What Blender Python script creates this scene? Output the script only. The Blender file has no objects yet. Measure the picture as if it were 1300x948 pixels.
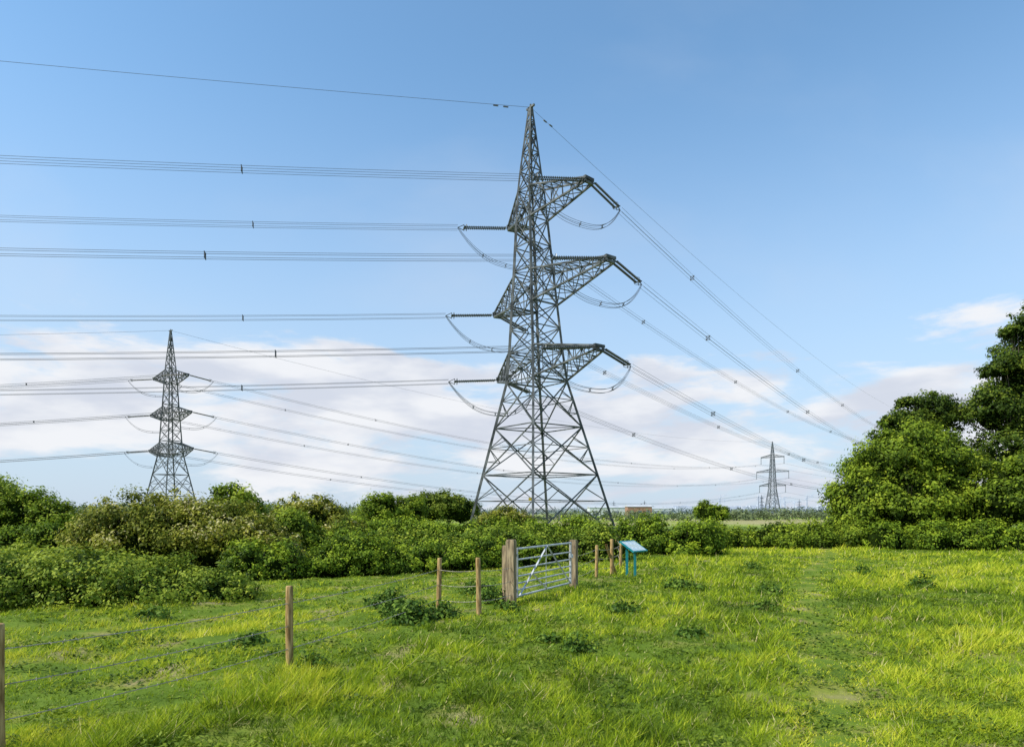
import bpy, math, numpy as np
from mathutils import Vector, Matrix
rng=np.random.default_rng(7)
S=bpy.context.scene
COL=S.collection

# ------------------------------------------------------------ helpers
class MB:
    def __init__(s): s.v=[]; s.f=[]
    def beam(s,p,q,w,w2=None):
        p=Vector(p);q=Vector(q);d=q-p
        if d.length<1e-6: return
        d.normalize()
        a=d.cross(Vector((0,0,1)))
        if a.length<.05: a=d.cross(Vector((1,0,0)))
        a.normalize(); b=d.cross(a); w2=w if w2 is None else w2
        i=len(s.v)
        for P in (p,q):
            for sa,sb in ((-1,-1),(1,-1),(1,1),(-1,1)):
                s.v.append(P+a*sa*w/2+b*sb*w2/2)
        for k in range(4):
            j=(k+1)%4; s.f.append((i+k,i+j,i+4+j,i+4+k))
        s.f.append((i+3,i+2,i+1,i)); s.f.append((i+4,i+5,i+6,i+7))
    def tube(s,pts,r,n=3,caps=False):
        pts=[Vector(p) for p in pts]; R=r if hasattr(r,'__len__') else [r]*len(pts)
        i=len(s.v); m=len(pts)
        for k,P in enumerate(pts):
            d=(pts[min(k+1,m-1)]-pts[max(k-1,0)])
            if d.length<1e-7: d=Vector((0,0,1))
            d.normalize()
            a=d.cross(Vector((0,0,1)))
            if a.length<.05: a=Vector((1,0,0))
            a.normalize(); b=d.cross(a)
            for t in range(n):
                an=2*math.pi*t/n
                s.v.append(P+(a*math.cos(an)+b*math.sin(an))*R[k])
        for k in range(m-1):
            for t in range(n):
                u=(t+1)%n
                s.f.append((i+k*n+t,i+k*n+u,i+(k+1)*n+u,i+(k+1)*n+t))
        if caps:
            s.f.append(tuple(i+t for t in range(n))[::-1]); s.f.append(tuple(i+(m-1)*n+t for t in range(n)))
    def box(s,c,sx,sy,sz,M=None):
        i=len(s.v)
        for z in (-1,1):
            for x,y in ((-1,-1),(1,-1),(1,1),(-1,1)):
                v=Vector((x*sx/2,y*sy/2,z*sz/2))
                if M is not None: v=M@v
                s.v.append(Vector(c)+v)
        for f in ((3,2,1,0),(4,5,6,7),(0,1,5,4),(1,2,6,5),(2,3,7,6),(3,0,4,7)):
            s.f.append(tuple(i+k for k in f))
    def obj(s,name,mat,parent=None,smooth=False):
        m=bpy.data.meshes.new(name); m.from_pydata([tuple(v) for v in s.v],[],s.f); m.update()
        m.materials.append(mat)
        if smooth: m.polygons.foreach_set('use_smooth',[True]*len(m.polygons))
        o=bpy.data.objects.new(name,m); COL.objects.link(o)
        if parent: o.parent=parent
        return o
def empty(name,loc=(0,0,0)):
    e=bpy.data.objects.new(name,None); e.location=loc; COL.objects.link(e); return e
def npmesh(name,V,k,mat,tint=None,parent=None):
    n=len(V)//k
    m=bpy.data.meshes.new(name)
    m.vertices.add(len(V)); m.vertices.foreach_set('co',V.astype(np.float32).ravel())
    m.loops.add(n*k); m.loops.foreach_set('vertex_index',np.arange(n*k,dtype=np.int32))
    m.polygons.add(n); m.polygons.foreach_set('loop_start',np.arange(0,n*k,k,dtype=np.int32))
    m.polygons.foreach_set('loop_total',np.full(n,k,dtype=np.int32))
    m.update(calc_edges=True)
    if tint is not None:
        a=m.attributes.new('tint','FLOAT','POINT'); a.data.foreach_set('value',np.repeat(tint,k).astype(np.float32))
    m.materials.append(mat)
    o=bpy.data.objects.new(name,m); COL.objects.link(o)
    if parent: o.parent=parent
    return o
_lat=rng.random((256,256))
def vnoise(x,y):
    xi=np.floor(x).astype(int); yi=np.floor(y).astype(int); fx=x-xi; fy=y-yi
    fx=fx*fx*(3-2*fx); fy=fy*fy*(3-2*fy)
    g=lambda a,b:_lat[a%256,b%256]
    return (g(xi,yi)*(1-fx)+g(xi+1,yi)*fx)*(1-fy)+(g(xi,yi+1)*(1-fx)+g(xi+1,yi+1)*fx)*fy
def ground_z(x,y):
    d=np.sqrt(x*x+y*y); f=np.clip((60-d)/40,0,1)
    return f*((vnoise(x*.5+9,y*.5)-.5)*.16+(vnoise(x*1.7,y*1.7+5)-.5)*.10+(vnoise(x*.12+3,y*.12)-.5)*.12)
def gz(x,y): return float(ground_z(np.array([x]),np.array([y]))[0])

# ------------------------------------------------------------ materials
def mat_new(name):
    m=bpy.data.materials.new(name); m.use_nodes=True; nt=m.node_tree; nt.nodes.clear()
    out=nt.nodes.new('ShaderNodeOutputMaterial'); return m,nt,out
def noisy(name,c1,c2,scale=5,rough=.6,metal=0,bump=0,stretch=(1,1,1),spec=.5):
    m,nt,out=mat_new(name); N=nt.nodes; L=nt.links
    p=N.new('ShaderNodeBsdfPrincipled'); p.inputs['Roughness'].default_value=rough; p.inputs['Metallic'].default_value=metal; p.inputs['Specular IOR Level'].default_value=spec
    tc=N.new('ShaderNodeTexCoord'); mp=N.new('ShaderNodeMapping'); mp.inputs['Scale'].default_value=stretch
    no=N.new('ShaderNodeTexNoise'); no.inputs['Scale'].default_value=scale; no.inputs['Detail'].default_value=6
    r=N.new('ShaderNodeValToRGB'); r.color_ramp.elements[0].position=.35; r.color_ramp.elements[1].position=.65
    r.color_ramp.elements[0].color=(*c1,1); r.color_ramp.elements[1].color=(*c2,1)
    L.new(tc.outputs['Object'],mp.inputs[0]); L.new(mp.outputs[0],no.inputs[0]); L.new(no.outputs['Fac'],r.inputs[0])
    L.new(r.outputs[0],p.inputs['Base Color']); L.new(p.outputs[0],out.inputs[0])
    if bump:
        b=N.new('ShaderNodeBump'); b.inputs['Strength'].default_value=bump; b.inputs['Distance'].default_value=.02
        L.new(no.outputs['Fac'],b.inputs['Height']); L.new(b.outputs[0],p.inputs['Normal'])
    return m
def leafmat(name,stops,transl=.3,rough=.55,spec=.12,gain=1.0):
    m,nt,out=mat_new(name); N=nt.nodes; L=nt.links
    at=N.new('ShaderNodeAttribute'); at.attribute_name='tint'
    r=N.new('ShaderNodeValToRGB'); e=r.color_ramp.elements
    while len(e)<len(stops): e.new(.5)
    for k,(pos,c) in enumerate(stops): e[k].position=pos; e[k].color=(*[min(.7,x*gain) for x in c],1)
    p=N.new('ShaderNodeBsdfPrincipled'); p.inputs['Roughness'].default_value=rough; p.inputs['Specular IOR Level'].default_value=spec
    t=N.new('ShaderNodeBsdfTranslucent'); mx=N.new('ShaderNodeMixShader'); mx.inputs[0].default_value=transl
    L.new(at.outputs['Fac'],r.inputs[0]); L.new(r.outputs[0],p.inputs['Base Color']); L.new(r.outputs[0],t.inputs['Color'])
    L.new(p.outputs[0],mx.inputs[1]); L.new(t.outputs[0],mx.inputs[2]); L.new(mx.outputs[0],out.inputs[0])
    return m
M_steel=noisy('galvanised_steel',(.032,.037,.041),(.15,.16,.165),.9,.6,.1,spec=.3)
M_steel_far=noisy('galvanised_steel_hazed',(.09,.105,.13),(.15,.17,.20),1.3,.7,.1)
M_glass=noisy('insulator_glaze',(.03,.035,.04),(.07,.08,.085),3,.3)
M_cable=noisy('aluminium_cable',(.07,.08,.10),(.10,.11,.13),1,.6,.1)
M_gate=noisy('gate_galvanised',(.36,.38,.40),(.58,.60,.62),6,.5,.1)
M_wood=noisy('weathered_wood',(.20,.12,.045),(.52,.36,.16),9,.85,0,.6,(3,3,.5),spec=.15)
M_wood2=noisy('old_gatepost_wood',(.13,.095,.065),(.42,.33,.20),7,.9,0,.9,(3,3,.4),spec=.15)
M_wire=noisy('fence_wire',(.30,.26,.21),(.50,.45,.37),8,.8,.0,spec=.1)
M_bark=noisy('bark',(.05,.04,.03),(.12,.10,.07),6,.9,0,.7,(2,2,.5))
M_core=noisy('dark_foliage_core',(.006,.011,.002),(.014,.024,.004),4,1,spec=0)  # near-black, paints the shaded inside of bushes onto solid cores
M_teal=noisy('teal_paint',(.0,.17,.20),(.01,.22,.25),5,.4)
M_yellow=noisy('sign_yellow',(.6,.42,.04),(.7,.48,.05),3,.5)

LM_grass=leafmat('grass_blades',[(0,(.06,.105,.008)),(.3,(.17,.25,.012)),(.6,(.33,.42,.018)),(.93,(.53,.53,.045)),(1,(.57,.50,.22))],.36,gain=1.13)
LM_herb=leafmat('meadow_herb_leaves',[(0,(.05,.09,.010)),(.5,(.15,.22,.018)),(1,(.32,.38,.04))],.3)
G=1.5
LM_bramble=leafmat('bramble_leaves',[(0,(.022,.040,.005)),(.5,(.095,.145,.012)),(1,(.26,.30,.03))],gain=G)
LM_haw=leafmat('hawthorn_leaves',[(0,(.035,.05,.007)),(.5,(.14,.16,.016)),(.85,(.26,.25,.03)),(1,(.42,.38,.18))],gain=1.4)
LM_hedge=leafmat('hedge_leaves',[(0,(.02,.040,.005)),(.5,(.10,.16,.012)),(1,(.25,.31,.02))],gain=G)
LM_tree=leafmat('tree_leaves',[(0,(.014,.028,.005)),(.5,(.055,.092,.011)),(1,(.16,.20,.02))],gain=1.3)
LM_light=leafmat('light_tree_leaves',[(0,(.028,.05,.006)),(.5,(.115,.17,.012)),(1,(.26,.31,.025))],gain=1.45)
LM_dist=leafmat('distant_leaves',[(0,(.09,.13,.06)),(1,(.19,.23,.10))],.1)  # paler greens: distance haze put into the leaf colour
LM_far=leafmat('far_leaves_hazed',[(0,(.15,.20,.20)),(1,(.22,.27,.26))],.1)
LM_weed=leafmat('weed_leaves',[(0,(.025,.06,.010)),(.6,(.075,.14,.018)),(1,(.17,.25,.03))],gain=1.2)

# ------------------------------------------------------------ ground
def ground():
    r=np.concatenate([np.linspace(1.5,40,170),np.geomspace(41,9000,60)])
    a=np.linspace(0,2*np.pi,420,endpoint=False)
    R,A=np.meshgrid(r,a,indexing='ij'); X=R*np.sin(A); Y=R*np.cos(A)
    Z=ground_z(X,Y); V=np.stack([X,Y,Z],-1).reshape(-1,3)
    nr,na=R.shape; F=[]
    for i in range(nr-1):
        b=i*na
        for j in range(na):
            k=(j+1)%na; F.append((b+j,b+na+j,b+na+k,b+k))
    V=np.vstack([V,[[0,0,gz(0,0)]]]); c=len(V)-1
    for j in range(na): F.append((c,j,(j+1)%na))
    m=bpy.data.meshes.new('ground'); m.from_pydata(V.tolist(),[],F); m.update()
    m.polygons.foreach_set('use_smooth',[True]*len(m.polygons))
    mt,nt,out=mat_new('meadow_ground'); N=nt.nodes; L=nt.links
    p=N.new('ShaderNodeBsdfPrincipled'); p.inputs['Roughness'].default_value=.95; p.inputs['Specular IOR Level'].default_value=.1
    tc=N.new('ShaderNodeTexCoord')
    def noise(s,d=6):
        n=N.new('ShaderNodeTexNoise'); n.inputs['Scale'].default_value=s; n.inputs['Detail'].default_value=d; L.new(tc.outputs['Object'],n.inputs[0]); return n
    def ramp(n,stops):
        r=N.new('ShaderNodeValToRGB'); e=r.color_ramp.elements
        while len(e)<len(stops): e.new(.5)
        for k,(q,cc) in enumerate(stops): e[k].position=q; e[k].color=(*cc,1)
        L.new(n.outputs['Fac'],r.inputs[0]); return r
    near=ramp(noise(.9),[(.3,(.07,.12,.012)),(.5,(.12,.18,.018)),(.60,(.20,.22,.04)),(.70,(.28,.23,.13))])
    far=ramp(noise(.006,3),[(.35,(.20,.29,.04)),(.5,(.23,.31,.05)),(.54,(.34,.30,.15)),(.7,(.25,.29,.08))])
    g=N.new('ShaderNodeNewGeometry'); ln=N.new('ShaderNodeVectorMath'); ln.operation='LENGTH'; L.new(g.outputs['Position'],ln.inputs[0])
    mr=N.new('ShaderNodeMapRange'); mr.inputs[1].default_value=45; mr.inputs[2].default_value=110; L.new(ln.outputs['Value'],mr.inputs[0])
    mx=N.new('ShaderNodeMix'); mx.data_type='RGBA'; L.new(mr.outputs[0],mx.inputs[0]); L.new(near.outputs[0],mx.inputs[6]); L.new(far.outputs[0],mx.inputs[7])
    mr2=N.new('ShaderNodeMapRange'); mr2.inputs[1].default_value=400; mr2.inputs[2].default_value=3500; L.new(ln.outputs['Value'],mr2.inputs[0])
    mx2=N.new('ShaderNodeMix'); mx2.data_type='RGBA'; L.new(mr2.outputs[0],mx2.inputs[0]); L.new(mx.outputs[2],mx2.inputs[6]); mx2.inputs[7].default_value=(.34,.38,.40,1)  # distance haze mixed into the ground colour as pale grey-blue
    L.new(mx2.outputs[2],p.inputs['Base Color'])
    b=N.new('ShaderNodeBump'); b.inputs['Strength'].default_value=.6; b.inputs['Distance'].default_value=.05; L.new(noise(14).outputs['Fac'],b.inputs['Height']); L.new(b.outputs[0],p.inputs['Normal'])
    L.new(p.outputs[0],out.inputs[0]); m.materials.append(mt)
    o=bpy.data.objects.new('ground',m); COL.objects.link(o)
ground()

def path_x(y): return .462*y-.25+.35*np.sin(y*.22)
def grass():
    n=440000
    Y=5.0*np.exp(rng.random(n)*math.log(75/5.0)); X=(rng.random(n)*2-1)*(.90*Y+.6)
    ts=.16+.012*Y; cxx=np.round(X/ts+.35*np.sin(Y*7))*ts; cyy=np.round(Y/ts+.35*np.sin(X*9))*ts
    pull=rng.random(n)**.7*.75*(rng.random(n)<.7); X=X+(cxx-X)*pull*.6+rng.normal(0,.02,n); Y=Y+(cyy-Y)*pull*.6+rng.normal(0,.02,n)
    bare=np.zeros(n)
    for bx,by,br in ((5.9,13.2,.5),(-6.2,15.3,1.0),(-7.6,12.2,1.1),(-5.2,11.4,.9),(-3.2,13.2,.5),(2.9,8.3,.25),(9.3,17,.35),(-8.5,10.5,1.0),(-6.6,9.6,.8),(-9.5,13,.9),(-4,16.8,.7),(-4.8,8.6,.5),(7.3,16.2,.35),(4.6,10.6,.35)):
        bare=np.maximum(bare,1-np.hypot((X-bx)*.7,(Y-by))/br)
    keep=(bare+rng.random(n)*.7)<.68
    X=X[keep];Y=Y[keep];pull=pull[keep];n=len(X)
    big=vnoise(X*.35+20,Y*.35); mid=vnoise(X*1.1,Y*1.1+40); sm=vnoise(X*3.3+8,Y*3.3); fine=vnoise(X*7.5,Y*7.5+30); patch=vnoise(X*.13,Y*.13+70)
    clump=np.clip((mid*.4+sm*.35+fine*.25-.25)*1.9,0,1)
    h=(.03+.15*clump**1.3+.04*rng.random(n))*(.6+.8*big)*(.8+.5*pull)
    left=(X<np.interp(Y,[5,9.6,16.2,19.7,60],[-4.9,-3.13,0,1.75,10]))
    h=np.where(left,h*.55,h)
    pd=np.abs(X-path_x(Y)); pf=np.clip(1.25-pd/.62,0,1); h*=1-.78*pf
    h*=1+np.clip((Y-15)/60,0,1)*.4
    tuss=(vnoise(X*2.1+55,Y*2.1+11)*.6+sm*.4>.69)&(~left)&(pf<.2); h=np.where(tuss,h*1.6,h)
    w=(.0014*Y+.002)*(.5+1.0*rng.random(n))
    th=rng.random(n)*2*np.pi; lean=rng.normal(0,.65,(n,2))*h[:,None]; lean[:,0]+=.2*h
    Z=ground_z(X,Y)-.01
    a=np.stack([X-np.cos(th)*w/2,Y-np.sin(th)*w/2,Z],-1); b=np.stack([X+np.cos(th)*w/2,Y+np.sin(th)*w/2,Z],-1)
    c=np.stack([X+lean[:,0],Y+lean[:,1],Z+h],-1)
    t=.43+.5*(big-.5)+.6*(sm-.5)+.5*(fine-.5)+.5*(mid-.5)+.5*(patch-.5)+rng.normal(0,.17,n)+.26*pf
    t=np.where(tuss,t-.28,t)
    t=np.clip(t,0,.92); t=np.where(rng.random(n)<.035+.06*pf,1,t)
    V=np.stack([a,b,c],1).reshape(-1,3)
    npmesh('grass',V,3,LM_grass,t)
    n=100000; Y=5.0*np.exp(rng.random(n)*math.log(34/5.0)); X=(rng.random(n)*2-1)*(.88*Y+.6)
    m=vnoise(X*1.6+31,Y*1.6+7)*.6+vnoise(X*5+3,Y*5)*.4; k=(m>.52); X=X[k];Y=Y[k];m=m[k];n=len(X)
    P=np.stack([X,Y,ground_z(X,Y)+.01+(m-.5)*.45*rng.random(n)],-1)
    Nn=rng.normal(0,.45,(n,3))+np.array([0,0,1.]); Nn/=np.linalg.norm(Nn,axis=1)[:,None]
    q=rng.normal(size=(n,3)); t=np.cross(Nn,q); t/=np.linalg.norm(t,axis=1)[:,None]; b=np.cross(Nn,t)
    s=((.022+.0022*Y)*(.6+.8*rng.random(n)))[:,None]
    V=np.stack([P+b*s*.7,P+t*s*.36,P-b*s*.7,P-t*s*.36],1).reshape(-1,3)
    npmesh('meadow_herbs',V,4,LM_herb,np.clip(.45+(vnoise(X*.8,Y*.8)-.5)*.8+rng.normal(0,.16,n),0,1))
grass()

# ------------------------------------------------------------ foliage
def ell_leaves(ells,n,leaf,subr=.24,flat=1.0,tbias=0,inner=.12,sprig=0):
    ells=np.array(ells,float); ar=ells[:,3]*ells[:,4]+ells[:,3]*ells[:,5]+ells[:,4]*ells[:,5]; ar/=ar.sum()
    P=[];Nn=[];T=[]
    for e,f in zip(ells,ar):
        m=int(n*f)+1; c=e[:3]; r=e[3:6]; mr=r.mean()
        K=max(14,int(70*(.24/subr)**2*.6))
        d=rng.normal(size=(K,3)); d[:,2]=np.abs(d[:,2])*1.0-.25*rng.random(K); d/=np.linalg.norm(d,axis=1)[:,None]
        rad=.70+.34*rng.random((K,1)); srf=.45+1.0*rng.random(K)
        if sprig:
            sp=rng.random(K)<sprig; rad[sp]=1.02+.22*rng.random((sp.sum(),1)); srf[sp]=.35+.35*rng.random(sp.sum())
        sc=c+d*r*rad; sr=mr*subr*srf; st=rng.normal(0,.17,K)
        w=sr**2; k=rng.choice(K,m,p=w/w.sum())
        g=rng.normal(size=(m,3)); gn=np.linalg.norm(g,axis=1)[:,None]; g=g/gn*np.minimum(gn*.62,1.8)
        p=sc[k]+g*sr[k][:,None]*np.array([1,1,.8])
        out=d[k]*.7+g*.8+rng.normal(0,.6,(m,3))+np.array([0,0,.35])
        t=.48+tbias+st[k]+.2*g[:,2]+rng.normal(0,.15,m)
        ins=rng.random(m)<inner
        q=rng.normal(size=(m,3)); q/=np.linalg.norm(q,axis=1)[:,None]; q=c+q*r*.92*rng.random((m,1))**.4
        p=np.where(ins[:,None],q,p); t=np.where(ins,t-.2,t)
        P.append(p);Nn.append(out);T.append(t)
    P=np.vstack(P);Nn=np.vstack(Nn);T=np.concatenate(T)
    k=P[:,2]>.03; P=P[k];Nn=Nn[k];T=T[k]; m=len(P)
    Nn/=np.linalg.norm(Nn,axis=1)[:,None]
    q=rng.normal(size=(m,3)); t=np.cross(Nn,q); t/=np.linalg.norm(t,axis=1)[:,None]; b=np.cross(Nn,t)
    s=(leaf*(.55+.9*rng.random(m)))[:,None]
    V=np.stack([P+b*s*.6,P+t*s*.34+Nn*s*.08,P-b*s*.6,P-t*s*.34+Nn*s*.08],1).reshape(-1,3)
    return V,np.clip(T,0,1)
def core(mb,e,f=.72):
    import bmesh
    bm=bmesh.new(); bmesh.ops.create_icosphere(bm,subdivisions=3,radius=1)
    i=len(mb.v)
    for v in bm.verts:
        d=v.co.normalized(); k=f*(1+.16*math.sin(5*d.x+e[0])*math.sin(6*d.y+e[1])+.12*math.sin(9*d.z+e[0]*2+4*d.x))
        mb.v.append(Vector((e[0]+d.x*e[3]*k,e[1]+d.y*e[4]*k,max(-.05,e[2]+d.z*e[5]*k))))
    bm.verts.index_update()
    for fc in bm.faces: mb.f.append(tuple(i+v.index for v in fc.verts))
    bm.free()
def limbs(mb,base,ells,r0,fork=.35):
    b=Vector(base); cs=[Vector(e[:3]) for e in ells]; cen=sum(cs,Vector())/len(cs)
    f=Vector((b.x*.5+cen.x*.5,b.y*.5+cen.y*.5,max(.5,cen.z*fork)))
    mb.tube([b-Vector((0,0,.2)),b+Vector((0,0,.15)),b.lerp(f,.5)+Vector((.04,.05,0)),f],[r0*1.35,r0,r0*.8,r0*.65],10)
    for e in ells:
        c=Vector(e[:3]); mid=f.lerp(c,.5)+Vector((0,0,-.06*e[5]))
        mb.tube([f-Vector((0,0,.1)),mid,c],[r0*.5,r0*.32,r0*.16],7)
        for k in range(7):
            d=Vector(rng.normal(size=3)); d.z=abs(d.z); d.normalize()
            t=c+Vector((d.x*e[3],d.y*e[4],d.z*e[5]))*1.02
            mb.tube([mid.lerp(c,.3+.1*k),mid.lerp(t,.6),t],[r0*.18,r0*.1,r0*.03],5)
def plant(name,ells,n,leaf,mat,trunk=None,corf=.68,**kw):
    e=empty(name)
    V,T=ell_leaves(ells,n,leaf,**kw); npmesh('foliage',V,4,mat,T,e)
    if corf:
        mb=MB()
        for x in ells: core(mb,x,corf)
        mb.obj('dark_foliage_core',M_core,e,True)
    mb=MB()
    if trunk: limbs(mb,trunk[0],ells,trunk[1])
    else:
        for x in ells:
            for k in range(4):
                a=rng.random()*6.28; bx=x[0]+.2*x[3]*math.cos(a); by=x[1]+.2*x[4]*math.sin(a)
                mb.tube([(bx,by,-.1),(bx+.3*x[3]*math.cos(a),by+.3*x[4]*math.sin(a),x[2]+.3*x[5]),(x[0]+.7*x[3]*math.cos(a),x[1]+.7*x[4]*math.sin(a),x[2]+.65*x[5])],[.04,.03,.012],5)
    mb.obj('branches',M_bark,e)
    return e
def row(x0,y0,x1,y1,h,wid,step,jit=.25,z=.2):
    L=math.hypot(x1-x0,y1-y0); n=max(2,int(L/step)); o=[]
    for i in range(n+1):
        t=i/n; hh=h*(1+jit*(rng.random()-.5)); r=step*(.75+.3*rng.random())
        o.append((x0+(x1-x0)*t+rng.normal()*.15*wid,y0+(y1-y0)*t+rng.normal()*.2*wid,hh*z,max(r,wid*.6),wid*(.8+.3*rng.random()),hh*(1-z)))
    return o
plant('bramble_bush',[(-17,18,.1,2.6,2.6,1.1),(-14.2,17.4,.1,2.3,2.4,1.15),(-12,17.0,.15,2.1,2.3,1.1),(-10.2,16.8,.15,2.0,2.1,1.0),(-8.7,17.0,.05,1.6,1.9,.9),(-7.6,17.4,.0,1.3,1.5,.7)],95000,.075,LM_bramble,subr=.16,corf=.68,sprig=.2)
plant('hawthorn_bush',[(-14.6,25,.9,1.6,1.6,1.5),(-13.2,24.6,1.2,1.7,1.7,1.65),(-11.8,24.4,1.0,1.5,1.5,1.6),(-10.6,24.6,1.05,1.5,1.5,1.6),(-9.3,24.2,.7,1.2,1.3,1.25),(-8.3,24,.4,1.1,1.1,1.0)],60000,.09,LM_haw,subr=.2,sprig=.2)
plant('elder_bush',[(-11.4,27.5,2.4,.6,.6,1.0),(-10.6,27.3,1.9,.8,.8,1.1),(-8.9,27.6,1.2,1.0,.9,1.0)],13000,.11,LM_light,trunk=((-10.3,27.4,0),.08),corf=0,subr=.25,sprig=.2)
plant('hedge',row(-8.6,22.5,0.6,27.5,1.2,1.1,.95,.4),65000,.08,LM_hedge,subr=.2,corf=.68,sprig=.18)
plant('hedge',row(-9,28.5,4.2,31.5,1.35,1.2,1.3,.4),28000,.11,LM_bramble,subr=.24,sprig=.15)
plant('hawthorn_bush',[(-12.0,37,1.0,1.6,1.5,1.7),(-10.7,37,1.2,1.6,1.5,1.75),(-9.4,37,.8,1.3,1.3,1.35)],24000,.13,LM_haw,subr=.22,sprig=.15)
plant('hedge',row(4.4,35.5,10.2,35.6,1.8,1.3,1.2,.35),40000,.11,LM_hedge,sprig=.15)
plant('hedge',row(10.6,41.5,21.5,43,1.35,1.4,1.5,.4),40000,.12,LM_light,tbias=-.05,sprig=.15)
plant('hedge',row(-16,58,6,59,1.5,1.6,2.4,.4),26000,.17,LM_hedge)
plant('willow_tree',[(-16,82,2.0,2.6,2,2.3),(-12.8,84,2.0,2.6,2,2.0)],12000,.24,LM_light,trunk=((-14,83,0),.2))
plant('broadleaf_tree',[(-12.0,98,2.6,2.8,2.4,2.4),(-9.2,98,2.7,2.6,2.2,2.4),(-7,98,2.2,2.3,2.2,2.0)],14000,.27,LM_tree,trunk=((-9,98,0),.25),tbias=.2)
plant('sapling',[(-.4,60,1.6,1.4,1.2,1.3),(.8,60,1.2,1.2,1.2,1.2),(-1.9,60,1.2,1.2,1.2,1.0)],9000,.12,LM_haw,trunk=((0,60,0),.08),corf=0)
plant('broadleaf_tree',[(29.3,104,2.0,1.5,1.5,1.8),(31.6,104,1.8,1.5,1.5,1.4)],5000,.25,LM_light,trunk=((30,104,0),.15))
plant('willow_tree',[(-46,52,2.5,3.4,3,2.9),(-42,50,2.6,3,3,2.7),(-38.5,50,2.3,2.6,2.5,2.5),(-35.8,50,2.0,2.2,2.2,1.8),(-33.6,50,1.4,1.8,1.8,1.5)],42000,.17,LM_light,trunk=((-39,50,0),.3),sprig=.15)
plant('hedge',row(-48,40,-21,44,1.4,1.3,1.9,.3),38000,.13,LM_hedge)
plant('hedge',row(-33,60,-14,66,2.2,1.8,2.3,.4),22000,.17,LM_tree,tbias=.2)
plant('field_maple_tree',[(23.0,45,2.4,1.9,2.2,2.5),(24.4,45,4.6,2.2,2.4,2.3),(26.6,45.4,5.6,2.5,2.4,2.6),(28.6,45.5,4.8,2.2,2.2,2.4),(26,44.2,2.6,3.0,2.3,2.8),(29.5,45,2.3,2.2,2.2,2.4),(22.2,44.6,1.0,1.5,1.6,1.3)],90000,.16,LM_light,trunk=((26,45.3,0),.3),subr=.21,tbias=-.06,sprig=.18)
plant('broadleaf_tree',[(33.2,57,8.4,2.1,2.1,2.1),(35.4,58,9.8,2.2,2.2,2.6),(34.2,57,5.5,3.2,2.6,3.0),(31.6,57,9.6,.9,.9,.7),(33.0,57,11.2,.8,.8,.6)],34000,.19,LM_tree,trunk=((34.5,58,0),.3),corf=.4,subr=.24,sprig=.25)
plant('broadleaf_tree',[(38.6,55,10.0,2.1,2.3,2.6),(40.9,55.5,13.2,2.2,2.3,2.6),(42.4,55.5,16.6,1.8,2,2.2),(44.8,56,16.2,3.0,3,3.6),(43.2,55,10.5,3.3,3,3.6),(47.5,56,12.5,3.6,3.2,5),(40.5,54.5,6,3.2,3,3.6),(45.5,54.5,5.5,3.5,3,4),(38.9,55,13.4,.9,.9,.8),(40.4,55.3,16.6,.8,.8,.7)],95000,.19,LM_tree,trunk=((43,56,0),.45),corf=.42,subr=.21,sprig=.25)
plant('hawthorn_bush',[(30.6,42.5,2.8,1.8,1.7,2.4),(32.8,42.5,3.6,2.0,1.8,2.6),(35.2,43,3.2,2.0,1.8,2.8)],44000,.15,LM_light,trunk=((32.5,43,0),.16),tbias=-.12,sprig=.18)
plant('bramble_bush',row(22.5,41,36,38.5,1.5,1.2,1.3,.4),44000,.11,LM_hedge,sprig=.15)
def distant(name,rows,n,leaf,mat):
    el=[]
    for (x0,y0,x1,y1,h,w,st) in rows: el+=row(x0,y0,x1,y1,h,w,st,.7,.35)
    V,T=ell_leaves(el,n,leaf); npmesh(name,V,4,mat,T)
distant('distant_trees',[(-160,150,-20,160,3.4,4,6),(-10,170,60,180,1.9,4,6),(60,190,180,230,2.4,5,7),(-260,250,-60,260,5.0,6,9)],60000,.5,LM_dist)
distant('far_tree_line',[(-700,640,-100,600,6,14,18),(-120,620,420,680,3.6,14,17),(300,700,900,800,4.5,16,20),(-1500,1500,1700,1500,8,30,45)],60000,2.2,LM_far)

def weed(x,y,r,h,n=900,leaf=.07,mat=None):
    z=gz(x,y); V,T=ell_leaves([(x,y,z+.1*h,r,r,h*.9),(x+.5*r,y+.2*r,z,r*.6,r*.6,h*.6),(x-.55*r,y-.1*r,z,r*.65,r*.6,h*.7),(x+.1*r,y-.5*r,z,r*1.3,r*1.1,h*.35)],n,leaf,subr=.36,inner=.3,sprig=.2)
    e=empty('nettle_patch' if h>.3 else 'dock_weed'); npmesh('leaves',V,4,mat or LM_weed,T,e)
    mb=MB()
    for k in range(10):
        a=rng.random()*6.28; q=r*.6*rng.random()
        mb.tube([(x+q*math.cos(a),y+q*math.sin(a),z-.03),(x+1.2*q*math.cos(a),y+1.2*q*math.sin(a),z+h*.9)],[.006,.003],4)
    mb.obj('stems',M_core,e)
for w in [(-1.95,13.4,.34,.5,1400),(-1.4,14.0,.3,.38,900),(-2.4,14.2,.3,.3,700),(-.45,16.6,.35,.45,1000),(-2.9,15.9,.4,.45,1200),(-2.8,9.5,.24,.3,800,.05),(1.05,10.9,.28,.22,1000,.055),(.6,11.6,.2,.14,400),
          (12.0,20,.33,.48,1000),(4.8,19.3,.45,.28,1000),(5.8,15.6,.3,.18,600),(12.6,24.5,.3,.3,500),(2.4,14.6,.35,.2,600),(3.2,12.2,.25,.16,500),(-.1,15.2,.25,.25,500),(-4.3,11.2,.25,.12,400),
          (8.2,12.4,.18,.13,300),(9.5,27,.4,.3,500),(-7.4,14.0,.35,.25,600),(-.9,18,.4,.4,700),(6.9,18.4,.35,.2,600),(14,16.5,.3,.2,500)]: weed(*w)

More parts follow.
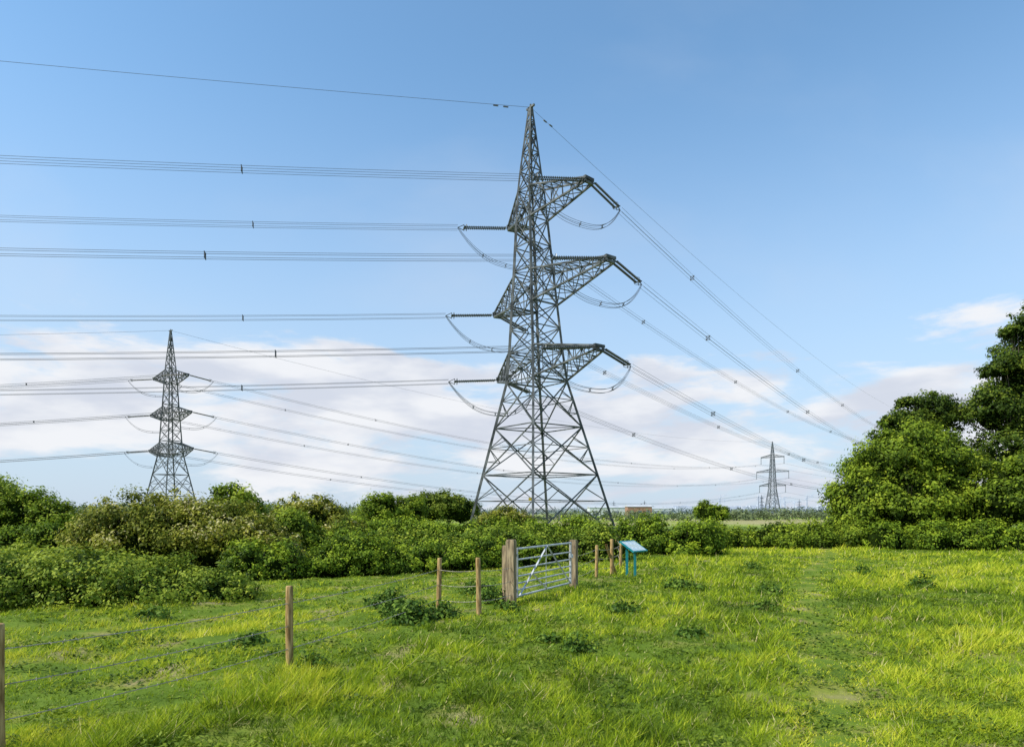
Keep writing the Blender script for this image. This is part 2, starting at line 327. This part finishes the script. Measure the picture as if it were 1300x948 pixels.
# ------------------------------------------------------------ pylons
U=Vector((.6,-.8,0)); W=Vector((.8,.6,0))
DL=Vector((-.978,-.208,0)); DR=Vector((.616,.788,0))
def interp(z,tab):
    for (a,b),(c,d) in zip(tab,tab[1:]):
        if z<=c: return b+(d-b)*(z-a)/(c-a)
    return tab[-1][1]
def lattice_body(mb,u,w,stab,levels,cx,leg=.27,br=.12):
    def cor(z):
        s=interp(z,stab); c=cx(z)+Vector((0,0,z)); return [c+u*s+w*s,c+u*s-w*s,c-u*s-w*s,c-u*s+w*s]
    for a,b in zip(levels,levels[1:]):
        A=cor(a);B=cor(b); lw=leg*(1 if a<35 else .65); bw=br*(1 if a<16 else .85)
        for k in range(4):
            j=(k+1)%4
            mb.beam(A[k],B[k],lw)
            mb.beam(A[k],B[j],bw); mb.beam(A[j],B[k],bw)
            mb.beam(B[k],B[j],bw)
            if b-a>3.4:
                wa=(A[k]-A[j]).length; wb=(B[k]-B[j]).length; t=wa/(wa+wb)
                O=A[k].lerp(B[j],t)
                for (l0,l1) in ((A[k],B[k]),(A[j],B[j])):
                    q=l0.lerp(l1,t); mb.beam(q,O,bw*.7)
                    mb.beam(q,l0.lerp(O,.5) ,bw*.65); mb.beam(l0.lerp(l1,t*.5),l0.lerp(O,.5),bw*.6)
                    mb.beam(q,l1.lerp(O,.5),bw*.65)
        if b-a>3.4:
            mb.beam(B[0],B[2],bw*.8); mb.beam(B[1],B[3],bw*.8)
    return cor
def arm(mb,rt,rb,tip,perp,n=5,ch=.17,br=.09,tw=.55):
    T=[tip+perp*tw+Vector((0,0,.15)),tip-perp*tw+Vector((0,0,.15))]; B=[tip+perp*tw-Vector((0,0,.3)),tip-perp*tw-Vector((0,0,.3))]
    if (rt[0]-T[0]).length+(rt[1]-T[1]).length>(rt[1]-T[0]).length+(rt[0]-T[1]).length: T.reverse();B.reverse()
    for i in range(2):
        mb.beam(rt[i],T[i],ch); mb.beam(rb[i],B[i],ch*1.1)
    for k in range(n+1):
        t=k/n; t2=min(1,(k+1)/n)
        a=[rt[i].lerp(T[i],t) for i in (0,1)]; b=[rb[i].lerp(B[i],t) for i in (0,1)]
        mb.beam(a[0],a[1],br); mb.beam(b[0],b[1],br)
        for i in (0,1):
            mb.beam(a[i],b[i],br)
        if k<n:
            a2=[rt[i].lerp(T[i],t2) for i in (0,1)]; b2=[rb[i].lerp(B[i],t2) for i in (0,1)]
            for i in (0,1):
                if k%2: mb.beam(a[i],b2[i],br)
                else: mb.beam(b[i],a2[i],br)
            mb.beam(a[0],a2[1],br*.8); mb.beam(b[1],b2[0],br*.8); mb.beam(a[1],a2[0],br*.8)
    mb.beam(T[0]-(T[1]-T[0])*.15,T[1]+(T[1]-T[0])*.15,.3); mb.beam(B[0],B[1],.26)
    mb.beam(T[0],B[0],.22); mb.beam(T[1],B[1],.22)
def string(mb,p,q,r=.15,n=22,m=8):
    p=Vector(p);q=Vector(q); pts=[];R=[]
    for k in range(n):
        for dt,rr in ((.05,r*.35),(.3,r),(.55,r*.9),(.75,r*.35)):
            pts.append(p.lerp(q,(k+dt)/n)); R.append(rr)
    mb.tube(pts,R,m)
def para(p,q,s,t): v=Vector(p).lerp(Vector(q),t); v.z-=4*s*t*(1-t); return v
def bundle_off(d,g=.25):
    n=Vector((-d.y,d.x,0)).normalized(); return [n*a*g+Vector((0,0,b*g)) for a in (-1,1) for b in (-1,1)]

def tension_pylon(loc,rot,wl,wr,armset,bend,mat,sc=1,sign=False,slim=1.0):
    root=empty('electricity_pylon',loc); root.rotation_euler=(0,0,rot); root.scale=(sc,)*3
    Ri=Matrix.Rotation(-rot,3,'Z'); dL=Ri@wl; dR=Ri@wr
    mb=MB()
    cx=lambda z: Vector((bend*(.85-1.25*min(z,42)/42),0,0))
    stab=[(a,b*slim) for a,b in [(-1,6.4),(0,6.2),(17.6,2.55),(21.1,2.25),(30.7,1.65),(40.3,1.1),(50.2,.14)]]
    lv=[-.5,6.6,12.2,17.6,21.1,23.9,26.7,30.7,33.6,36.6,40.3,42.6,44.8,46.8,48.6,50.2]
    cor=lattice_body(mb,U,W,stab,lv,cx)
    tips=[]
    for z,nr,fr in armset:
        kt,kb=cor(z+1.8),cor(z-1.9)
        for off,ids in ((nr,(0,1)),(fr,(2,3))):
            tip=Vector((off[0],off[1],z)); d=Vector((off[0],off[1],0)).normalized(); pr=Vector((-d.y,d.x,0))
            arm(mb,[kt[i] for i in ids],[kb[i] for i in ids],tip,pr,n=6 if z<35 else 5)
            tips.append(tip)
    pk=cx(50)+Vector((0,0,50.2)); mb.beam(pk-U*.7,pk+U*.7,.22); mb.beam(pk-Vector((0,0,.4)),pk+Vector((0,0,.35)),.2)
    for p in cor(0): mb.box((p.x,p.y,.15),.9,.9,.7)
    mb.obj('lattice_steelwork',mat,root)
    if sign:
        sg=MB(); a,b=cor(3.6)[1],cor(3.6)[2]; c=a.lerp(b,.04)+Vector((0,-.2,0)); sg.box(c,.42,.03,.34); sg.obj('danger_sign',M_yellow,root)
    ins=MB(); jm=MB(); Le=[];Re=[]
    for tip in tips:
        ends=[]
        for D,dz in ((dL,-.07),(dR,-.13)):
            d=(D+Vector((0,0,dz))).normalized(); n=Vector((-D.y,D.x,0))
            s0=tip+d*.9; s1=tip+d*6.2; e=tip+d*7.0
            for sgn in (-1,1):
                string(ins,s0+n*.26*sgn,s1+n*.26*sgn,.15)
                ins.beam(tip+n*.1*sgn,s0+n*.26*sgn,.06)
            ins.beam(s0+n*.4,s0-n*.4,.09); ins.beam(s1+n*.45,s1-n*.45,.12)
            ins.beam(s1+Vector((0,0,.35)),e,.07); ins.beam(s1-Vector((0,0,.35)),e,.07); ins.beam(s1+Vector((0,0,.4)),s1-Vector((0,0,.4)),.07)
            pts=[s1+d*-.3+n*.42*math.cos(t*.785)+Vector((0,0,.42*math.sin(t*.785))) for t in range(9)]
            ins.tube(pts,.03,4)
            ends.append(e)
        Le.append(ends[0]);Re.append(ends[1])
        L0,R0=ends
        sh=(Vector((tip.x,tip.y,0))-Vector(((L0.x+R0.x)/2,(L0.y+R0.y)/2,0)))*.35
        for off in bundle_off((R0-L0),.2):
            pts=[]
            for k in range(25):
                t=k/24; sg2=(1-abs(2*t-1)**2.6); v=L0.lerp(R0,t)+sh*sg2
                v.z-=3.6*sg2; pts.append(v+off*(.3+.7*sg2))
            jm.tube(pts,.024,4)
        for t in (.25,.5,.75):
            q=(1-abs(2*t-1)**2.6); v=L0.lerp(R0,t)+sh*q; v.z-=3.6*q
            for o2 in bundle_off((R0-L0),.2): jm.beam(v,v+o2,.06)
    ins.obj('insulator_strings',M_glass,root); jm.obj('jumper_loops',M_cable,root)
    M=Matrix.Translation(loc)@Matrix.Rotation(rot,4,'Z')@Matrix.Scale(sc,4)
    return root,Le,Re,pk,M
C=Vector((2.6,81,0))
AS=((38.5,(5.8,-6.4),(-2.6,6.4)),(28.5,(7.6,-10.2),(-4.5,10.2)),(19.6,(6.6,-9.0),(-4.0,9.0)))
main,Le,Re,pk,MM=tension_pylon(C,0,DL,DR,AS,1,M_steel,sign=True)
def copy_pylon(src,loc,rot=0,sc=1):
    e=empty(src.name.split('.')[0],loc); e.rotation_euler=(0,0,rot); e.scale=(sc,)*3
    for c in src.children:
        o=bpy.data.objects.new(c.name,c.data); COL.objects.link(o); o.parent=e
    return Matrix.Translation(loc)@Matrix.Rotation(rot,4,'Z')@Matrix.Scale(sc,4)
NR=C+DR*350; NL=C+DL*350
copy_pylon(main,NR); copy_pylon(main,NL)
def span(mb,p,q,sag,r,n=44,quad=True,spacers=0,g=.25):
    d=Vector(q)-Vector(p)
    offs=bundle_off(d,g) if quad else [Vector()]
    for o in offs: mb.tube([para(p,q,sag,k/n)+o for k in range(n+1)],r,4)
    for k in range(spacers):
        t=(k+.4+.3*rng.random())/spacers; c=para(p,q,sag,t)
        for o in offs: mb.beam(c-o*1.25,c+o*1.25,.07)
        for a,b in ((0,1),(1,3),(3,2),(2,0)): mb.beam(c+offs[a],c+offs[b],.06)
mb=MB()
for a,b in zip(Le,Re):
    span(mb,C+a,NL+b*1.0,6.0,.020,spacers=6)
    span(mb,C+b,NR+a,9.0,.020,spacers=7)
span(mb,C+pk,NL+pk,4,.022,quad=False); span(mb,C+pk,NR+pk,7.5,.022,quad=False)
for D in (DL,DR):
    for k in (3,4.2): v=C+pk+D*k; v.z-=.3; mb.beam(v-D*.3,v+D*.3,.12)
mb.obj('power_line',M_cable)

P1=Vector((-86,172,0)); P2=Vector((169,443,0)); P0=Vector((-431,140,0)); P3=Vector((470,640,0))
r1=math.radians(24)
AS1=tuple((z,tuple(U.xy*l),tuple(-U.xy*l)) for z,l in ((38.0,6.6),(28.3,7.8),(18.8,8.4)))
p1,Le1,Re1,pk1,M1=tension_pylon(P1,r1,Vector((-.995,-.09,0)).normalized(),Vector((.685,.728,0)).normalized(),AS1,0,M_steel,.955,slim=.84)
def suspension_pylon(loc,rot):
    root=empty('electricity_pylon',loc); root.rotation_euler=(0,0,rot)
    mb=MB(); u=Vector((1,0,0)); w=Vector((0,1,0)); cx=lambda z:Vector((0,0,0))
    stab=[(-1,4.2),(0,4.1),(17,1.9),(40,.85),(48,.12)]
    cor=lattice_body(mb,u,w,stab,[-.5,6,11.5,16,19.2,22.4,25.5,28.4,31.2,34,37,40,43,45.6,48],cx,.34,.19)
    ins=MB(); tips=[]
    for z,l in ((38,7.6),(28.5,10.6),(19.5,8.6)):
        kt,kb=cor(z+1.6),cor(z-.2)
        for s,ids in ((1,(0,1)),(-1,(2,3))):
            tip=Vector((s*l,0,z)); arm(mb,[kt[i] for i in ids],[kb[i] for i in ids],tip,w,4,.26,.15,.2)
            ins.beam(tip,tip-Vector((0,0,.5)),.1); string(ins,tip-Vector((0,0,.4)),tip-Vector((0,0,4.3)),.24,16,7); ins.beam(tip+w*.3-Vector((0,0,4.4)),tip-w*.3-Vector((0,0,4.4)),.3)
            tips.append(tip-Vector((0,0,4.5)))
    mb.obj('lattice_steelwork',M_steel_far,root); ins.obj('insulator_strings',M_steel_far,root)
    return root,tips,Matrix.Translation(loc)@Matrix.Rotation(rot,4,'Z')
ang=math.atan2(-.7,.72)
p2,t2,M2=suspension_pylon(P2,ang)
M3=copy_pylon(p2,P3,ang); 
for x,y,r in ((505,2600,.3),(395,2650,.5),(1010,2400,.2),(640,1750,.6)): copy_pylon(p2,Vector((x,y,0)),r)
mb=MB()
M0=Matrix.Translation(P0)@Matrix.Rotation(ang+.8,4,'Z')
for k in range(6):
    span(mb,M1@Le1[k],M0@t2[k],7,.022,quad=True,g=.2,spacers=5,n=40)
    span(mb,M1@Re1[k],M2@t2[k],10,.018,quad=True,g=.2,spacers=5,n=40)
    span(mb,M2@t2[k],M3@t2[k],9,.04,quad=False,n=30)
span(mb,M1@pk1,M0@Vector((0,0,48)),5,.03,quad=False); span(mb,M1@pk1,M2@Vector((0,0,48)),8,.025,quad=False)
mb.obj('power_line',M_cable)

# ------------------------------------------------------------ fence, gate, board
fence=empty('wire_fence')
posts=[(-4.59,6.1,1.14),(-3.13,9.63,1.15),(-1.58,14.7,1.16),(-.69,14.2,1.17)]
posts2=[(2.75,22.3,1.05),(4.2,26.5,1.0),(5.2,34,1.1)]
mb=MB()
def wpost(mb,x,y,h,r=.052,lean=(0,0),n=14):
    z=gz(x,y); pts=[];R=[]
    for k in range(9):
        t=k/8; pts.append((x+lean[0]*t+.006*math.sin(3*t+x*9),y+lean[1]*t,z-.2+(h+.2)*t)); R.append(r*(1.06-.1*t+.03*math.sin(7*t+x)))
    pts.append((pts[-1][0],pts[-1][1],pts[-1][2]+.012)); R.append(r*.8)
    mb.tube(pts,R,n,True)
leans=[(0,0),(-.01,.0),(.015,.02),(-.02,.01),(.02,0),(.03,0),(0,0),(0,0)]
for (x,y,h),ln in zip(posts+posts2+[(-5.9,2.4,1.15)],leans): wpost(mb,x,y,h,lean=ln)
wpost(mb,3.45,23.6,1.25,.065); 
mb.tube([(3.2,23.2,1.1),(3.75,24.3,gz(3.75,24.3)-.1)],.045,10)
mb.obj('posts',M_wood,fence,True)
mb=MB()
def strand(a,b,ha,hb,sag):
    A=Vector((a[0],a[1],gz(a[0],a[1])+ha));B=Vector((b[0],b[1],gz(b[0],b[1])+hb))
    N=24; mb.tube([para(A,B,sag,k/N) for k in range(N+1)],.0055,5)
    L=(B-A).length; m=int(L/.13)
    for k in range(m):
        c=para(A,B,sag,(k+.5)/m); d=Vector(rng.normal(size=3)).normalized()*.022; mb.beam(c-d,c+d,.005)
seq=[(-5.9,2.4)]+[p[:2] for p in posts]+[(0,16.15)]
for a,b in zip(seq,seq[1:]):
    for h in (.92,.60,.28): strand(a,b,h,h,.035)
seq=[(1.8,19.75)]+[p[:2] for p in posts2[:1]]+[(3.45,23.6)]+[p[:2] for p in posts2[1:]]
for a,b in zip(seq,seq[1:]):
    for h in (.92,.62,.3): strand(a,b,h,h,.03)
mb.obj('barbed_wire',M_wire,fence)

gate=empty('field_gate')
mb=MB()
def sqpost(x,y,w,h,rot):
    z=gz(x,y); Mr=Matrix.Rotation(rot,3,'Z')
    mb.box((x,y,z+h/2-.15),w,w,h+.3,Mr); mb.box((x,y,z+h+.018),w*.9,w*.9,.036,Mr)
ga=math.atan2(3.5,1.75)
sqpost(-.02,16.15,.2,1.54,ga+.1); sqpost(-.16,16.5,.12,1.38,ga); sqpost(1.79,19.85,.2,1.38,ga)
mb.obj('gate_posts',M_wood2,gate)
mb=MB(); A=Vector((.12,16.42,0)); B=Vector((1.68,19.6,0)); gl=(B-A).length
gp=lambda t,z:A.lerp(B,t)+Vector((0,0,z))
zs=[.18,.33,.49,.66,.85,1.06,1.32]
for z in zs: mb.tube([gp(0,z),gp(1,z)],.021 if z not in (zs[0],zs[-1]) else .027,10,True)
for t in (0,1): mb.tube([gp(t,zs[0]-.03),gp(t,zs[-1]+.03)],.03,10,True)
mb.beam(gp(.5,zs[0]),gp(.5,zs[-1]),.045,.012)
nrm=Vector((.89,-.45,0))*.028
for (t0,z0,t1,z1) in ((.02,zs[0],.5,zs[-1]),(.98,zs[0],.5,zs[-1]),(.5,zs[0],.24,zs[3])): mb.beam(gp(t0,z0)+nrm,gp(t1,z1)+nrm,.045,.012)
mb.tube([gp(0,.35),gp(-.04,.35)],.03,8,True); mb.tube([gp(0,1.2),gp(-.04,1.2)],.03,8,True); mb.box(gp(.99,.95)+nrm,.12,.05,.1)
mb.obj('metal_gate',M_gate,gate,False)

board=empty('information_board')
bx,by=4.15,23.3; z0=gz(bx,by)
Rz=Matrix.Rotation(math.radians(50),3,'Z'); Rx=Matrix.Rotation(math.radians(32),3,'X'); R3=Rz@Rx
mb=MB()
for s in (-1,1):
    q=Rz@Vector((s*.27,.1,0)); mb.beam((bx+q.x,by+q.y,z0-.15),(bx+q.x,by+q.y,z0+1.03),.075)
    a=Rz@Vector((s*.27,.22,0)); b=Rz@Vector((s*.27,-.2,0))
    mb.beam((bx+a.x,by+a.y,z0+1.14),(bx+b.x,by+b.y,z0+.87),.06)
cb=Vector((bx,by,z0+1.06))
for sx in (-1,1): mb.box(cb+R3@Vector((sx*.46,0,0)),.04,.56,.05,R3)
for sy in (-1,1): mb.box(cb+R3@Vector((0,sy*.3,0)),.96,.04,.05,R3)
mb.box(cb+R3@Vector((0,0,-.02)),.9,.55,.012,R3)
mb.obj('frame_and_legs',M_teal,board)
mt,nt,out=mat_new('printed_panel'); N=nt.nodes;L=nt.links
p=N.new('ShaderNodeBsdfPrincipled'); p.inputs['Roughness'].default_value=.35; tc=N.new('ShaderNodeTexCoord'); br=N.new('ShaderNodeTexBrick'); br.inputs['Scale'].default_value=1.6
br.inputs['Color1'].default_value=(.35,.5,.56,1); br.inputs['Color2'].default_value=(.5,.55,.45,1); br.inputs['Mortar'].default_value=(.6,.66,.68,1); br.inputs['Mortar Size'].default_value=.05
L.new(tc.outputs['Object'],br.inputs[0]); L.new(br.outputs[0],p.inputs['Base Color']); L.new(p.outputs[0],out.inputs[0])
mb=MB(); mb.box(cb+R3@Vector((0,0,.012)),.87,.55,.02,R3); mb.obj('panel',mt,board)

# ------------------------------------------------------------ distant buildings
M_white=noisy('shed_cladding',(.55,.58,.6),(.65,.67,.68),.3,.6); M_roof=noisy('shed_roof',(.4,.42,.44),(.5,.52,.54),.3,.6); M_dark=noisy('shed_door',(.15,.17,.2),(.2,.22,.25),1,.6)
M_brick=noisy('brick_wall',(.28,.15,.10),(.36,.20,.13),.5,.8)
def shed(x,y,wx,wy,h,nd=4,wall=None,name='industrial_shed'):
    e=empty(name,(x,y,0)); a=MB(); a.box((0,0,h/2),wx,wy,h); a.obj('walls',wall or M_white,e)
    r=MB(); hx=wx/2+.3; hy=wy/2+.3
    r.v=[Vector(v) for v in ((-hx,-hy,h+.02),(hx,-hy,h+.02),(hx,hy,h+.02),(-hx,hy,h+.02),(-hx,0,h+h*.25),(hx,0,h+h*.25))]
    r.f=[(0,1,5,4),(2,3,4,5),(0,4,3),(1,2,5)]; r.obj('roof',M_roof,e)
    d=MB()
    for k in range(nd): d.box((-wx/2+wx*(k+.5)/nd,-wy/2-.05,h*.3),wx/nd*.45,.08,h*.6)
    d.obj('doors',M_dark,e)
shed(-103,295,24,14,5.4); shed(60,420,26,14,5.0); shed(150,700,30,16,6); shed(74,400,14,10,5.4,3,M_brick,'brick_building')
M_haze=noisy('hazed_concrete',(.46,.50,.56),(.60,.64,.70),.05,.8)
mb=MB()
for k in range(90):
    x=900+rng.random()*1250; y=3600+rng.random()*500; h=14+26*rng.random()**2; w=25+90*rng.random()
    mb.box((x,y,h/2),w,20,h); mb.box((x+w*.1,y,h+2),w*.3,10,4)
for k in range(20):
    x=950+rng.random()*1150; y=3500; h=55+40*rng.random()
    mb.beam((x,y,0),(x,y,h),3.5); mb.beam((x-12,y,h*.8),(x+34,y,h),2.6)
mb.obj('distant_port_skyline',M_haze)

# ------------------------------------------------------------ world, sun, camera
w=bpy.data.worlds.new('World'); S.world=w; w.use_nodes=True; nt=w.node_tree; N=nt.nodes; L=nt.links; N.clear()
out=N.new('ShaderNodeOutputWorld'); bg=N.new('ShaderNodeBackground'); bg.inputs['Strength'].default_value=.15
sk=N.new('ShaderNodeTexSky'); sk.sky_type='NISHITA'; sk.sun_disc=False
sv=Vector((-.72,-.30,.82)).normalized()
el=math.asin(sv.z); az=math.atan2(sv.x,sv.y)
sk.sun_elevation=el; sk.sun_rotation=az%(2*math.pi); sk.air_density=1.0; sk.dust_density=.6; sk.ozone_density=1.5
tc=N.new('ShaderNodeTexCoord'); sep=N.new('ShaderNodeSeparateXYZ'); L.new(tc.outputs['Generated'],sep.inputs[0])
def mrange(src,a,b,c,d):
    m=N.new('ShaderNodeMapRange'); m.interpolation_type='SMOOTHSTEP'
    for k,v in zip((1,2,3,4),(a,b,c,d)): m.inputs[k].default_value=v
    L.new(src,m.inputs[0]); return m.outputs[0]
def math2(op,a,b):
    m=N.new('ShaderNodeMath'); m.operation=op; m.use_clamp=False
    for k,v in enumerate((a,b)):
        if isinstance(v,(int,float)): m.inputs[k].default_value=v
        else: L.new(v,m.inputs[k])
    return m.outputs[0]
def mix(f,a,b,mode='MIX'):
    m=N.new('ShaderNodeMix'); m.data_type='RGBA'; m.blend_type=mode
    if isinstance(f,float): m.inputs[0].default_value=f
    else: L.new(f,m.inputs[0])
    for k,v in ((6,a),(7,b)):
        if isinstance(v,tuple): m.inputs[k].default_value=(*v,1)
        else: L.new(v,m.inputs[k])
    return m.outputs[2]
mp=N.new('ShaderNodeMapping'); mp.inputs['Scale'].default_value=(1.6,1.6,5.5); mp.inputs['Location'].default_value=(3.1,.4,0); L.new(tc.outputs['Generated'],mp.inputs[0])
n1=N.new('ShaderNodeTexNoise'); n1.inputs['Scale'].default_value=2.3; n1.inputs['Detail'].default_value=12; n1.inputs['Roughness'].default_value=.58; n1.inputs['Distortion'].default_value=.25; L.new(mp.outputs[0],n1.inputs[0])
band=mrange(sep.outputs[2],.18,.30,.13,-.20)
dens=math2('ADD',n1.outputs['Fac'],band)
lo=mrange(sep.outputs[2],.03,.15,-.05,.04)
dens=math2('ADD',dens,lo)
fac=mrange(dens,.54,.67,0,.93)
hz=mrange(sep.outputs[2],-.02,.58,.90,0)
mp2=N.new('ShaderNodeMapping'); mp2.inputs['Scale'].default_value=(1,3.2,2.5); mp2.inputs['Rotation'].default_value=(.3,.6,.8); L.new(tc.outputs['Generated'],mp2.inputs[0])
n2=N.new('ShaderNodeTexNoise'); n2.inputs['Scale'].default_value=1.6; n2.inputs['Detail'].default_value=7; L.new(mp2.outputs[0],n2.inputs[0])
cir=mrange(n2.outputs['Fac'],.45,.8,.02,.35)
c=mix(1.0,sk.outputs[0],(1.15,1.5,1.55),'MULTIPLY')
c=mix(hz,c,(3.7,4.4,5.5)); c=mix(cir,c,(4.4,4.9,5.7))
n3=N.new('ShaderNodeTexNoise'); n3.inputs['Scale'].default_value=3.6; n3.inputs['Detail'].default_value=9; L.new(mp.outputs[0],n3.inputs[0])
cc=mix(mrange(n3.outputs['Fac'],.36,.60,0,1),(4.5,4.75,5.4),(6.1,6.15,6.35))
c=mix(fac,c,cc)
L.new(c,bg.inputs['Color']); L.new(bg.outputs[0],out.inputs[0])
sd=bpy.data.lights.new('sun','SUN'); sd.energy=5.0; sd.angle=math.radians(.5); sd.color=(1,.93,.80)
so=bpy.data.objects.new('sun',sd); COL.objects.link(so); so.rotation_euler=(-sv).to_track_quat('-Z','Y').to_euler()
cd=bpy.data.cameras.new('camera'); cd.lens=24; cd.sensor_width=36; cd.shift_y=.1354; cd.clip_end=20000; cd.clip_start=.1
co=bpy.data.objects.new('camera',cd); COL.objects.link(co); co.location=(0,0,2.2); co.rotation_euler=(math.pi/2,0,0); S.camera=co
S.view_settings.view_transform='Standard'; S.view_settings.look='None'; S.view_settings.exposure=0
